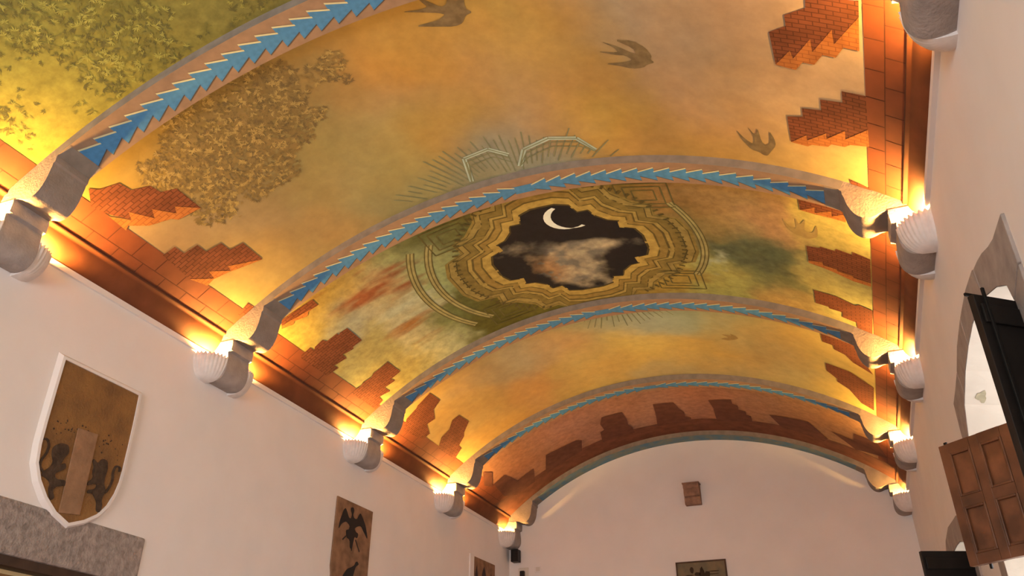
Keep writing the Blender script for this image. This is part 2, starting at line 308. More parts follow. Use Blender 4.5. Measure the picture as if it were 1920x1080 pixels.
SAMP={
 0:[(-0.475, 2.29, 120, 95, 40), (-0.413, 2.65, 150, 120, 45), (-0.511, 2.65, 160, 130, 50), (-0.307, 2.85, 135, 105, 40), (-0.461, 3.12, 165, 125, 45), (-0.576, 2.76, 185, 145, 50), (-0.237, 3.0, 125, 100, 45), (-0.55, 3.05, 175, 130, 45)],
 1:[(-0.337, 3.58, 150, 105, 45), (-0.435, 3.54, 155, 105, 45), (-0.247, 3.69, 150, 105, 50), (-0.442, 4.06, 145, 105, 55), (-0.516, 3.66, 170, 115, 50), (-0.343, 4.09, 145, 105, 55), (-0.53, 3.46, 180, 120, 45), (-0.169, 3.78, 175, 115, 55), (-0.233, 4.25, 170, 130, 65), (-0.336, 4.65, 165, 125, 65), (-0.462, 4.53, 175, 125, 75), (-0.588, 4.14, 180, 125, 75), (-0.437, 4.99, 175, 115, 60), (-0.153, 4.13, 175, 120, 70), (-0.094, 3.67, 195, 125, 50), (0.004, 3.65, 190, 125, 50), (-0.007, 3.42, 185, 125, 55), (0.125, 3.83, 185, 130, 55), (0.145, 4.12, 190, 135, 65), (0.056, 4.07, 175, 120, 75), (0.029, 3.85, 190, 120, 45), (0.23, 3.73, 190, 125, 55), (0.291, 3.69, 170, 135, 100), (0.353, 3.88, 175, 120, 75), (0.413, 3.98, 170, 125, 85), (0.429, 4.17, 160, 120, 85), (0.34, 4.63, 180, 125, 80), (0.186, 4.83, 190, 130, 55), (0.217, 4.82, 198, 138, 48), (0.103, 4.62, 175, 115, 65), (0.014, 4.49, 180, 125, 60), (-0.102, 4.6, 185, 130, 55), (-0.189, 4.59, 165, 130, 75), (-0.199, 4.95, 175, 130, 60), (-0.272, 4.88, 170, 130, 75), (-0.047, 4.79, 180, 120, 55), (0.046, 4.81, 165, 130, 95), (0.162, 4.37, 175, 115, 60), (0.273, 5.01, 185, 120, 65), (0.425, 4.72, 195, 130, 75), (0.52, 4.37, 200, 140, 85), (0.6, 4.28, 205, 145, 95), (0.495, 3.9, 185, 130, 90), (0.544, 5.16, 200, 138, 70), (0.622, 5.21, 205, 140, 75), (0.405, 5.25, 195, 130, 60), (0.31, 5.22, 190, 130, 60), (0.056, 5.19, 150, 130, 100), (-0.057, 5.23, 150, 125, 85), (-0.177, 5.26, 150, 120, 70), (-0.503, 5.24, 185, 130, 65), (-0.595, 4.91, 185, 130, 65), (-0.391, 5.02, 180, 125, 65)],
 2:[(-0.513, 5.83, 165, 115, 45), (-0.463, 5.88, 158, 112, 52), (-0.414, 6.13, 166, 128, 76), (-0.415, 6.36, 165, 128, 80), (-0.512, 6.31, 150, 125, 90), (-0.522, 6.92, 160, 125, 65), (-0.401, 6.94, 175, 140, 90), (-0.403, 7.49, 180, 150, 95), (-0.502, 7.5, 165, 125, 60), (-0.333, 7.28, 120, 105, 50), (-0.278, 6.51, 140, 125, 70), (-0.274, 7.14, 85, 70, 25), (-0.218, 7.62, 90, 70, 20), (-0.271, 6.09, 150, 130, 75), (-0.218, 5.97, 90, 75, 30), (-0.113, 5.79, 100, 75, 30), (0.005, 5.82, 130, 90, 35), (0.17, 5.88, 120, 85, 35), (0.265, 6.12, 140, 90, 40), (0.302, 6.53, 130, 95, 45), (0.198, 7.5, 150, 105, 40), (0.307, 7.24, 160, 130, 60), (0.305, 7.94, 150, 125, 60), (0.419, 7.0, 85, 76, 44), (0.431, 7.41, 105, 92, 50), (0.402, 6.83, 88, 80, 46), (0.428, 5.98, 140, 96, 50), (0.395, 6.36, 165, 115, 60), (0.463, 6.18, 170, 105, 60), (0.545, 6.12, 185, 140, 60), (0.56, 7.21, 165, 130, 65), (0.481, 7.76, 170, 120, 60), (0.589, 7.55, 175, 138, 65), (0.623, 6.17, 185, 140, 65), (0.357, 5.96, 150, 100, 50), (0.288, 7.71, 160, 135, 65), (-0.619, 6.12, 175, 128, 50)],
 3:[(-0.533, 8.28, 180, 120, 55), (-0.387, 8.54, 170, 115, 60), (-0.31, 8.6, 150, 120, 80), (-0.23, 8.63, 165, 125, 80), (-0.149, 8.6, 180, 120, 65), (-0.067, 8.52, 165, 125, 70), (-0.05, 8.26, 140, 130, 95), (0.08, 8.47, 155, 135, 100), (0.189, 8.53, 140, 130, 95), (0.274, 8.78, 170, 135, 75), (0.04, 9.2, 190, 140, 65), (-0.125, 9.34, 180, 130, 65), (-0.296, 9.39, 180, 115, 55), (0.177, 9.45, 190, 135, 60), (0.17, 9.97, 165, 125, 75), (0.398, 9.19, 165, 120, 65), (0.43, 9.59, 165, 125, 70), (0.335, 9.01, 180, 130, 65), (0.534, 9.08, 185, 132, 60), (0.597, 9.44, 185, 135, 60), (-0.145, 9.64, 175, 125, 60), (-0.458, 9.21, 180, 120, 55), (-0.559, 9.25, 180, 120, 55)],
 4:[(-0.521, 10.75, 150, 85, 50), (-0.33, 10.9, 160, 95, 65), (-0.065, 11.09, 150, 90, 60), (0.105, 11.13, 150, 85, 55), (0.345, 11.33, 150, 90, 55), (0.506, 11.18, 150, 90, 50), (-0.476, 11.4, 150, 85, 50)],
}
SHP = {'lion_a': [(4.009, 1.915), (4.061, 1.959), (4.126, 1.964), (4.149, 1.912), (4.121, 1.863), (4.105, 1.81), (4.14, 1.837), (4.157, 1.802), (4.116, 1.767), (4.078, 1.74), (4.099, 1.707), (4.178, 1.722), (4.196, 1.687), (4.115, 1.658), (4.099, 1.623), (4.131, 1.585), (4.104, 1.556), (4.066, 1.614), (4.064, 1.674), (4.021, 1.693), (3.983, 1.698), (3.982, 1.728), (4.03, 1.773), (4.043, 1.816), (4.013, 1.861)], 'lion_b': [(4.367, 1.913), (4.367, 1.938), (4.415, 1.911), (4.441, 1.96), (4.494, 1.959), (4.514, 1.898), (4.509, 1.847), (4.508, 1.797), (4.543, 1.741), (4.524, 1.671), (4.548, 1.629), (4.533, 1.577), (4.5, 1.585), (4.49, 1.646), (4.433, 1.696), (4.387, 1.683), (4.385, 1.707), (4.452, 1.733), (4.449, 1.773), (4.37, 1.735), (4.371, 1.762), (4.409, 1.802), (4.385, 1.844), (4.39, 1.879)], 'tail_a': [(3.992, 1.732), (3.955, 1.759), (3.955, 1.801), (3.982, 1.856), (3.985, 1.915), (3.951, 1.958), (3.907, 1.946), (3.912, 1.931), (3.943, 1.944), (3.968, 1.911), (3.965, 1.858), (3.939, 1.803), (3.939, 1.753), (3.98, 1.72)], 'tail_b': [(4.553, 1.722), (4.582, 1.78), (4.593, 1.836), (4.578, 1.898), (4.592, 1.94), (4.617, 1.938), (4.614, 1.909), (4.635, 1.911), (4.633, 1.95), (4.578, 1.951), (4.558, 1.896), (4.573, 1.833), (4.563, 1.783), (4.535, 1.727)], 'pillar': [(4.167, 2.106), (4.348, 2.116), (4.37, 1.522), (4.193, 1.495)], 'eagle': [(7.906, 2.45), (7.954, 2.466), (7.979, 2.435), (7.961, 2.379), (7.995, 2.35), (8.051, 2.355), (8.089, 2.417), (8.115, 2.438), (8.176, 2.392), (8.248, 2.318), (8.316, 2.183), (8.232, 2.24), (8.148, 2.303), (8.066, 2.277), (8.015, 2.244), (8.048, 2.214), (8.107, 2.205), (8.089, 2.15), (8.03, 2.159), (8.015, 2.091), (8.0, 2.016), (7.958, 2.022), (7.942, 2.104), (7.871, 2.118), (7.848, 2.192), (7.908, 2.212), (7.92, 2.252), (7.839, 2.284), (7.752, 2.242), (7.699, 2.166), (7.709, 2.254), (7.764, 2.39), (7.799, 2.423), (7.839, 2.386), (7.886, 2.331), (7.927, 2.334), (7.941, 2.381), (7.912, 2.419)], 'bird': [(8.106, 1.901), (8.14, 1.912), (8.174, 1.885), (8.114, 1.853), (8.089, 1.792), (8.072, 1.733), (8.029, 1.643), (7.901, 1.608), (7.829, 1.637), (7.878, 1.727), (7.945, 1.801), (8.021, 1.829), (8.085, 1.862)]}

# ------------------------------------------------------------------ setting: floor and walls
boxes('floor', [(-.5, W + .5, YB - .5, YE + .5, -.12, 0)], M_FLOOR, label='reddish terracotta floor of the hall', kind='structure')
DZ = 1.10 + Z0
boxes('wall_left', [(-.45, 0, YB, 3.66, 0, H), (-.45, 0, 4.89, YE + .4, 0, H), (-.45, 0, 3.66, 4.89, DZ, H)], M_WALL,
      label='long white plastered left wall with shield and stone panels', kind='structure')
boxes('wall_end', [(-.45, W + .45, YE, YE + .4, 0, 4.6 + Z0)], M_WALL, label='white end wall under the last arch', kind='structure')
boxes('wall_back', [(-.45, 1.5, YB - .4, YB, 0, 4.8 + Z0), (4.5, W + .45, YB - .4, YB, 0, 4.8 + Z0), (1.5, 4.5, YB - .4, YB, 3.9, 4.8 + Z0), (1.5, 4.5, YB - .4, YB, 0, 1.1)],  # opening in this unseen wall is added to let the fill light in
      M_WALL, label='white back wall behind the viewer', kind='structure')

# right wall with two wide arched window openings
WIN = [dict(curve=[(3.865, 1.70), (3.868, 1.80), (3.90, 1.895), (4.09, 1.99), (4.41, 2.097), (4.65, 2.145), (4.89, 2.173), (5.19, 2.175), (5.535, 2.149), (5.925, 2.065), (6.12, 1.917), (6.15, 1.70)], sill=-.35),
       dict(curve=[(7.60, 1.20), (7.62, 1.37), (7.85, 1.566), (8.1, 1.62), (8.36, 1.643), (8.7, 1.66), (9.05, 1.64), (9.35, 1.56), (9.5, 1.38), (9.52, 1.20)], sill=-.35)]
Vw, Fw = [], []
def quad(a, b, c, d):
    n = len(Vw); Vw.extend([a, b, c, d]); Fw.append((n, n + 1, n + 2, n + 3))
def wallq(y0, y1, za0, za1, zb0, zb1):
    quad((W, y0, za0), (W, y1, za1), (W, y1, zb1), (W, y0, zb0))
yprev = YB
for w in WIN:
    c = w['curve']; wallq(yprev, c[0][0], 0, 0, H, H)
    for (ya, za), (yb, zb) in zip(c, c[1:]):
        wallq(ya, yb, za + Z0, zb + Z0, H, H)
    s = w['sill'] + Z0
    wallq(c[0][0], c[-1][0], 0, 0, s, s)
    yprev = c[-1][0]
wallq(yprev, YE + .4, 0, 0, H, H)
mesh('wall_right', Vw, Fw, M_WALL, label='white plastered right wall with arched windows', kind='structure')

def build_window(n, w, label, stones):
    root = empty('window_%d' % n, (W, (w['curve'][0][0] + w['curve'][-1][0]) / 2, w['sill'] + Z0), label=label, kind='structure')
    ring = [(w['curve'][0][0], w['sill'])] + w['curve'] + [(w['curve'][-1][0], w['sill'])]
    cy = sum(p[0] for p in ring) / len(ring)
    DEP = .55
    inner = [(W - .012, y, z + Z0) for y, z in ring]
    outer = [(W + DEP, cy + (y - cy) * .8, (w['sill'] + (z - w['sill']) * .93) + Z0) for y, z in ring]
    k = len(ring); V = inner + outer
    F = [(i, i + 1, k + i + 1, k + i) for i in range(k - 1)] + [(k - 1, 0, k, 2 * k - 1)]
    mesh('reveal', V, F, M_REVEAL, root)
    # outside leaf of the wall round the small outer opening keeps daylight to the opening
    ys = [p[1] for p in outer]
    o2 = [(W + DEP, cy + (y - cy) * 1.3, z + (.4 if i not in (0, k - 1) else -.3)) for i, (x, y, z) in enumerate(outer)]
    V = outer + o2
    mesh('outer_wall_ring', V, [(i, i + 1, k + i + 1, k + i) for i in range(k - 1)], M_WALL, root)
    # timber casement
    za = w['sill'] + Z0; zt = max(p[2] for p in outer); y0, y1 = min(ys), max(ys)
    boxes('casement', [(W + DEP - .05, W + DEP, (y0 + y1) / 2 - .04, (y0 + y1) / 2 + .04, za, zt), (W + DEP - .05, W + DEP, y0, y1, za + .9, za + .97),
                       (W + DEP - .05, W + DEP, y0, y0 + .06, za, zt - .25), (W + DEP - .05, W + DEP, y1 - .06, y1, za, zt - .25)], M_WOOD, root)
    for s in stones:
        prism('stone_block', [(y, z + Z0) for y, z in s], lambda a, b, t: (t, a, b), W - .016, W + .03, M_STONE_D, root, bevel=.006)
    return root

st1 = [
    [(3.60, 1.30), (3.862, 1.30), (3.862, 1.79), (3.60, 1.845)],
    [(3.60, .55), (3.862, .55), (3.862, 1.292), (3.60, 1.292)],
    [(3.60, 1.853), (3.862, 1.798), (3.90, 1.898), (4.09, 1.993), (4.41, 2.10), (4.44, 2.29), (4.30, 2.262), (4.16, 2.226), (4.0, 2.17), (3.868, 2.135), (3.60, 2.107)],
    [(4.42, 2.103), (4.65, 2.148), (4.89, 2.176), (5.19, 2.178), (5.19, 2.361), (4.81, 2.353), (4.49, 2.31), (4.45, 2.294)],
    [(5.20, 2.178), (5.535, 2.152), (5.80, 2.095), (5.85, 2.275), (5.70, 2.31), (5.565, 2.34), (5.20, 2.361)],
    [(5.81, 2.092), (5.925, 2.068), (6.12, 1.92), (6.155, 1.80), (6.41, 1.80), (6.40, 2.05), (6.36, 2.235), (6.1, 2.25), (5.86, 2.272)],
    [(6.155, 1.792), (6.155, 1.25), (6.38, 1.25), (6.41, 1.792)],
    [(6.155, 1.242), (6.155, .7), (6.40, .7), (6.38, 1.242)],
]
win1 = build_window(1, WIN[0], 'wide arched window with grey stone surround nearest on the right wall', st1)
st2 = [
    [(7.36, .8), (7.597, .8), (7.60, 1.20), (7.615, 1.365), (7.40, 1.50), (7.36, 1.3)],
    [(7.62, 1.375), (7.85, 1.57), (8.1, 1.625), (8.20, 1.632), (8.22, 1.83), (7.93, 1.805), (7.6, 1.74), (7.42, 1.51)],
    [(8.21, 1.634), (8.36, 1.648), (8.7, 1.664), (9.05, 1.645), (9.18, 1.86), (8.7, 1.88), (8.23, 1.832)],
    [(9.06, 1.642), (9.35, 1.565), (9.5, 1.385), (9.525, 1.2), (9.75, 1.2), (9.72, 1.5), (9.5, 1.75), (9.19, 1.857)],
    [(9.525, 1.19), (9.525, .7), (9.75, .7), (9.75, 1.19)],
]
win2 = build_window(2, WIN[1], 'smaller arched stone window farther along the right wall', st2)
# peeled olive spot in the soffit of the near window
qa, qb, qc, qd = [Vector(v) for v in ((W - .012, 5.535, 2.149 + Z0), (W - .012, 5.925, 2.065 + Z0), (W + .55, 5.735, 1.896 + Z0), (W + .55, 5.425, 1.974 + Z0))]
nn_ = (qb - qa).cross(qd - qa).normalized()
if nn_.z > 0: nn_ = -nn_
spot = []
for k in range(14):
    a = k / 14 * 6.283; rr = 1 + .25 * math.sin(3 * a) + .12 * math.sin(5 * a + 1)
    s_, t_ = .74 + .17 * rr * math.cos(a), .16 + .05 * rr * math.sin(a)
    spot.append(tuple((qa * (1 - s_) + qb * s_) * (1 - t_) + (qd * (1 - s_) + qc * s_) * t_ + nn_ * .004))
mesh('peeled_spot', spot, [tuple(range(14))], M_STAIN, win1)

# doorway under the big lintel
door = empty('door_1', (0, 4.275, 0), label='doorway under the long grey lintel below the shield', kind='structure')
boxes('lintel', [(-.10, .018, 3.46, 5.05, 1.157 + Z0, 1.505 + Z0)], mat('mottled_lintel_stone', (.42, .365, .33), .95, .2, 22, .6, 60, contrast=.35), door, bevel=.02)
boxes('door_frame', [(-.12, .006, 3.60, 4.95, 1.096 + Z0, 1.157 + Z0), (-.12, -.02, 3.60, 3.68, 0, 1.096 + Z0), (-.12, -.02, 4.87, 4.95, 0, 1.096 + Z0)], M_DARKWOOD, door)
boxes('door_soffit', [(-.45, -.121, 3.66, 4.89, DZ - .03, DZ)], M_DOORPLASTER, door)
boxes('door_leaf', [(-.45, -.40, 3.66, 4.89, 0, DZ - .03)], M_WOOD, door)

# white bead along the wall tops
boxes('trim_1', [(0, .022, YB, YE, H - .05, H - .003)], M_WALL, label='white bead along the top of the left wall', kind='structure')
boxes('trim_2', [(W - .03, W, YB, YE, H - .05, H - .003)], M_WALL, label='white bead along the top of the right wall', kind='structure')

# ------------------------------------------------------------------ painted vault
ceiling = empty('ceiling', (XC, 4.0, ZC + RV), label='painted barrel vault of the hall with clouds, leaves and brick merlons', kind='structure')
BAYS = [(YB, RIB_Y[0]), (RIB_Y[0] + T, RIB_Y[1]), (RIB_Y[1] + T, RIB_Y[2]), (RIB_Y[2] + T, RIB_Y[3]), (RIB_Y[3] + T, RIB_Y[4])]
SIG = [.35, .24, .17, .26, .35]
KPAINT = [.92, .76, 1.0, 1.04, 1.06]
FINE = [.12, .12, .26, .14, .12]
WARP = [.25, .26, .30, .30, .3]
STEP = [.03, .02, .014, .02, .03]

def mural_paint(b):
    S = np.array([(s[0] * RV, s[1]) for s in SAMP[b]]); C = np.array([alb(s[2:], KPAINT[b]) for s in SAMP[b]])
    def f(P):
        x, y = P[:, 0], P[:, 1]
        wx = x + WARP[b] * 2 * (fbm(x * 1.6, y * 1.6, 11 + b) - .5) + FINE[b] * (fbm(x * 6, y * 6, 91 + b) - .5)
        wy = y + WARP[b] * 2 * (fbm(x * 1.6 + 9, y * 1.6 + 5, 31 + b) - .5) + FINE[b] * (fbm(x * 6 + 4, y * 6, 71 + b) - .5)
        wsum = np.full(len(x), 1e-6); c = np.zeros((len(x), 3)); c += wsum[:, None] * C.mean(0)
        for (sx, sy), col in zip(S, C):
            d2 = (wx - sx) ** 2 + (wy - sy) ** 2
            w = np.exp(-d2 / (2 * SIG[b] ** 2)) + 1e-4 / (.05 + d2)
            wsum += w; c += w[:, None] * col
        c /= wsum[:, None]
        if b == 2:      # rusty, grey and dark painted cloud streaks
            def streak(c, cx, cy, rx, ry, seed, col, fx_, fy_, thr, k):
                reg = np.exp(-(((x - cx) / rx) ** 2 + ((y - cy) / ry) ** 2)); s = fbm(x * fx_, y * fy_, seed, 5)
                w = np.clip((reg * .45 + s - thr) * k, 0, 1)[:, None] * np.clip(reg * 2.5, 0, 1)[:, None]
                return c * (1 - w) + np.array(alb(col)) * w
            c = streak(c, -1.85, 6.15, .55, .5, 301, (136, 68, 34), 2.0, 9, .78, 3.2)
            c = streak(c, -1.60, 6.75, .5, .45, 311, (178, 150, 102), 1.6, 8, .80, 3.0)
            c = streak(c, -1.95, 7.05, .5, .3, 331, (150, 88, 40), 1.6, 10, .80, 3.0)
            c = streak(c, 1.85, 6.95, .42, .30, 321, (84, 76, 46), 5, 6, .66, 4.0)
            c = streak(c, 1.45, 7.1, .3, .30, 341, (160, 138, 92), 9, 10, .86, 3.0)
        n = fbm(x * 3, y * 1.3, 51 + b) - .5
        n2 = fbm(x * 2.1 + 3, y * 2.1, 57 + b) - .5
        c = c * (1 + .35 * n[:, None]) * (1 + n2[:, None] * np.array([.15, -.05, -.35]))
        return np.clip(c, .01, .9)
    return f

BAY_OBJ = []
for b, (ya, yb) in enumerate(BAYS):
    TL, TR = BANDS[-1][2], BANDS[1][2]
    ni = int((TL + TR) * RV / STEP[b]); nj = int((yb - ya) / STEP[b]) if b else 120
    th = np.linspace(-TL, TR, ni); yy = np.linspace(ya, yb, nj)
    A, B = np.meshgrid(th, yy, indexing='ij')
    co = np.stack([XC + RV * np.sin(A), B, ZC + RV * np.cos(A)], -1).reshape(-1, 3) - np.array(ceiling.location)
    i, j = np.meshgrid(np.arange(ni - 1), np.arange(nj - 1), indexing='ij')
    q = np.stack([i * nj + j, i * nj + j + 1, (i + 1) * nj + j + 1, (i + 1) * nj + j], -1).reshape(-1, 4)
    me = bpy.data.meshes.new('painted_vault')
    me.vertices.add(len(co)); me.vertices.foreach_set('co', co.astype(np.float32).ravel())
    me.loops.add(q.size); me.loops.foreach_set('vertex_index', q.astype(np.int32).ravel())
    me.polygons.add(len(q)); me.polygons.foreach_set('loop_start', np.arange(0, q.size, 4, dtype=np.int32))
    me.polygons.foreach_set('use_smooth', np.ones(len(q), bool))
    me.update(calc_edges=True)
    at = me.color_attributes.new('paint', 'FLOAT_COLOR', 'POINT')
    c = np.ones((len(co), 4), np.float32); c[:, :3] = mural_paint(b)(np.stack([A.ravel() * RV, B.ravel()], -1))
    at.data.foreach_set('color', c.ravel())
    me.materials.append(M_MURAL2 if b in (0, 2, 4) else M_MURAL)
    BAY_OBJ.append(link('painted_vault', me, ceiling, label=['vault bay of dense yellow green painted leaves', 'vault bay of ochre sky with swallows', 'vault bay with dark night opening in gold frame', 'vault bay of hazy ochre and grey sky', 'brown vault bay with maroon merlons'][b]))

# cove moulding and painted block bands along both springings
for side in (-1, 1):
    tc = BANDS[side][2]; px, _, pz = vpt(side * tc, 0)
    fx = (lambda x: x) if side < 0 else (lambda x: W - x)
    sx = px if side < 0 else W - px                       # distance of the cove start from the wall
    cove = [(sx + .016, pz + .012), (sx + .022, pz - .004), (sx + .018, pz - .018)]
    for k in range(1, 13):
        t = k / 12; bul = math.sin(math.pi * t) * .024
        cove.append((sx * (1 - t) + bul * .8, pz * (1 - t) + (H - .004) * t - bul * .6))
    n = len(cove)
    V = [(fx(x), y, z) for y in (YB, YE) for x, z in cove]
    idx = [1, 1] + [0] * (n - 3)
    mesh('cove_moulding', V, [(i, i + 1, n + i + 1, n + i) for i in range(n - 1)], [M_COVE, M_JOINT], ceiling, smooth=True, idx=idx)

def strip_mesh(name, t0, t1, y0, y1, off, m):
    n = 5
    V = []
    for k in range(n):
        t = t0 + (t1 - t0) * k / (n - 1)
        p0 = vpt(t, y0, off); p1 = vpt(t, y1, off)
        V += [p0, p1]
    me = bpy.data.meshes.new(name)
    base = Vector((XC, 0, ZC + RV))
    me.from_pydata([tuple(Vector(v) - base) for v in V], [], [(2 * k, 2 * k + 1, 2 * k + 3, 2 * k + 2) for k in range(n - 1)])
    me.materials.append(m)
    for p in me.polygons: p.use_smooth = True
    return me
for side in (-1, 1):
    te, tl, tc = BANDS[side]
    for b, (ya, yb) in enumerate(BAYS):
        if b == 0: ya = 1.2
        me = strip_mesh('painted_band', side * te, side * tc, 0, yb - ya, .0015, M_JOINT)
        o = link('painted_band', me, BAY_OBJ[b]); o.location = (0, ya - ceiling.location.y, 0)
        nb = max(1, round((yb - ya) / .26)); L = (yb - ya) / nb; g = .0008
        for r, (t0, t1) in enumerate(((te, tl), (tl, tc))):
            full = strip_mesh('painted_block', side * (t0 + (g if r else 0)), side * (t1 - g), .004, L - .004, .0032, M_BLOCK)
            half = strip_mesh('painted_block', side * (t0 + g), side * (t1 - g), .004, L / 2 - .004, .0032, M_BLOCK) if r else None
            ys = [(ya + k * L, full) for k in range(nb)] if not r else [(ya, half)] + [(ya + (k + .5) * L, full) for k in range(nb - 1)] + [(yb - L / 2, half)]
            for y, m_ in ys:
                o = link('painted_block', m_, BAY_OBJ[b]); o.location = (0, y - ceiling.location.y, 0)

# merlons of painted brick
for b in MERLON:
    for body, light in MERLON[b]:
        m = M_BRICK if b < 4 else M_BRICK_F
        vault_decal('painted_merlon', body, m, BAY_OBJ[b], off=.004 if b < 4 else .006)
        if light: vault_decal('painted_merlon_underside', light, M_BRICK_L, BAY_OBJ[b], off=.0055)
# maroon band along the end arch
bnd = [(-.70, 11.75), (-.62, 11.92), (-.5, 11.96)] + [(-.4 + .1 * k, 11.93 + .02 * math.sin(k * 2.3)) for k in range(9)] + [(.5, 11.98), (.6, 11.94), (.70, 11.85)] + [(.70, 12.46), (-.70, 12.46)]
vault_decal('painted_arch_band', bnd, M_BRICK_E, BAY_OBJ[4], off=.004)

# swallows
for i, (b, pts) in enumerate(BIRDS):
    vault_decal('painted_swallow', rounded(pts), M_BIRD if i < 3 else M_BIRD2, BAY_OBJ[b], off=.003)

# painted leaves, far too many to count
def leaves(b, n, dens_fn, mats):
    for mi, (m, share) in enumerate(mats):
        V, F = [], []
        cnt = 0
        while cnt < n * share:
            th, y = dens_fn()
            if th is None: continue
            cnt += 1
            nbl = random.randint(5, 8); a0 = random.uniform(0, 6.28); s = random.uniform(.02, .042)
            for q in range(nbl):
                a = a0 + q * random.uniform(.5, .62); l = s * random.uniform(.6, 1.1); w = l * .10
                ca, sa = math.cos(a), math.sin(a); off = .0022 + .0006 * mi + random.random() * .0004
                P = [(0, 0), (l * .5 * ca - w * sa, l * .5 * sa + w * ca), (l * ca, l * sa), (l * .5 * ca + w * sa, l * .5 * sa - w * ca)]
                k = len(V); V += [vpt(th + p / RV, y + r, off) for p, r in P]; F.append((k, k + 1, k + 2, k + 3))
        mesh('painted_leaves', V, F, m, BAY_OBJ[b], kind='stuff')
LEAF = [mat('leaf_dark', alb((104, 82, 38)), .9, .1, 5), mat('leaf_mid', alb((130, 102, 42)), .9, .1, 5), mat('leaf_light', alb((168, 134, 54)), .9, .1, 5)]
LEAF2 = [mat('leaf_brown', alb((116, 80, 42)), .9, .1, 5), mat('leaf_rust', alb((140, 96, 46)), .9, .1, 5), mat('leaf_gold', alb((174, 122, 58)), .9, .1, 5)]
def d0():
    th = random.uniform(-.62, -.05); y = random.uniform(1.3, 3.0)
    v = float(fbm(np.array([th * RV * 2.2]), np.array([y * 2.2]), 5)[0])
    if th < -.52 and random.random() < .6: return None, None
    return (th, y) if v + random.uniform(-.08, .08) > .43 else (None, None)
def d1():
    th = random.uniform(-.56, -.14); y = random.uniform(3.33, 4.6)
    e = ((th + .37) / .17) ** 2 + ((y - 3.75) / .62) ** 2 + .45 * (th + .37) / .17 * (y - 3.75) / .62
    v = float(fbm(np.array([th * RV * 3]), np.array([y * 3]), 15)[0])
    return (th, y) if e + (v - .5) * 2.2 + random.uniform(-.15, .15) < 1.0 else (None, None)
leaves(0, 3600, d0, [(LEAF[0], .36), (LEAF[1], .46), (LEAF[2], .18)])
leaves(1, 3400, d1, [(LEAF2[0], .36), (LEAF2[1], .5), (LEAF2[2], .14)])

# painted opening: stepped octagon of night sky in gilt mouldings (a plain generic design)
MC = (.013 * RV, 6.75)
QUARTER = [(.80, -.12), (.80, .12), (.75, .25), (.62, .29), (.63, .40), (.53, .43), (.43, .53), (.40, .63), (.29, .62), (.25, .75)]
def oct_outline(s):
    P = []
    for k in range(4):
        ca, sa = round(math.cos(k * math.pi / 2)), round(math.sin(k * math.pi / 2))
        P += [((x * ca - y * sa) * s * .97, (x * sa + y * ca) * s) for x, y in QUARTER]
    return P
def med_pts(P):
    return [((MC[0] + x) / RV, min(7.845, max(5.66, MC[1] + y))) for x, y in P]
def night(P):
    x = P[:, 0] - MC[0]; y = P[:, 1] - MC[1]
    n = fbm(x * 4 + 3, y * 4, 201, 6); n2 = fbm(x * 9, y * 9, 221, 5)
    dark = np.array(alb((20, 16, 16)))
    d = np.exp(-(((x + .12 - .25 * y) / .34) ** 2 + ((y - .22) / .42) ** 2)) + .55 * np.exp(-(((x - .38) / .28) ** 2 + ((y + .05) / .14) ** 2))
    w = np.clip((d * 1.5 + (n - .5) * 1.5 - .30) * 1.9, 0, 1)[:, None]
    cl = np.array(alb((112, 90, 70))) * (1 - np.clip((n2 - .35) * 2.5, 0, 1))[:, None] + np.array(alb((176, 138, 96))) * np.clip((n2 - .35) * 2.5, 0, 1)[:, None]
    wm = np.clip(np.exp(-(((x + .35) / .22) ** 2 + ((y - .25) / .3) ** 2)) * 1.2 * (n2 > .48), 0, 1)[:, None]
    cl = cl * (1 - .7 * wm) + np.array(alb((150, 88, 40))) * .7 * wm
    return dark * (1 - w) + cl * w
rings = [(1.64, (138, 100, 42)), (1.60, (92, 68, 28)), (1.585, (150, 110, 50)), (1.50, (84, 62, 26)), (1.48, (128, 92, 38)), (1.36, (96, 70, 28)), (1.34, (162, 118, 52)), (1.29, (98, 70, 28)), (1.26, (146, 102, 42)), (1.17, (104, 74, 28)), (1.145, (176, 126, 54)), (1.03, (74, 52, 22))]
for i, (sc, c) in enumerate(rings):
    vault_decal('painted_moulding', med_pts(oct_outline(sc)), mat('gilt_paint_%d' % i, alb(c), .85, .22, 14, contrast=.5), BAY_OBJ[2], off=.002 + .0004 * i, maxlen=.2)
vault_decal('painted_night_opening', med_pts(oct_outline(1.0)), M_NIGHT, BAY_OBJ[2], off=.0075, maxlen=.025, paint=night, label='dark cloudy night sky seen through a stepped opening')
# short painted balusters round the frame
V, F = [], []
for k in range(88):
    a = k / 88 * 2 * math.pi
    if abs(math.sin(a)) > .93: continue
    for r0, r1, w in ((1.12, 1.18, .012),):
        if abs(MC[1] + r1 * math.sin(a) - 6.75) > 1.05: continue
        ca, sa = math.cos(a), math.sin(a); n = len(V)
        V += [vpt((MC[0] + r * ca - s_ * w * sa) / RV, MC[1] + r * sa + s_ * w * ca, .0072) for r, s_ in ((r0, -1), (r0, 1), (r1, 1), (r1, -1))]
        F.append((n, n + 1, n + 2, n + 3))
mesh('painted_balusters', V, F, mat('dark_gilt_line', alb((84, 62, 26)), .9, .1, 6), BAY_OBJ[2], kind='stuff')
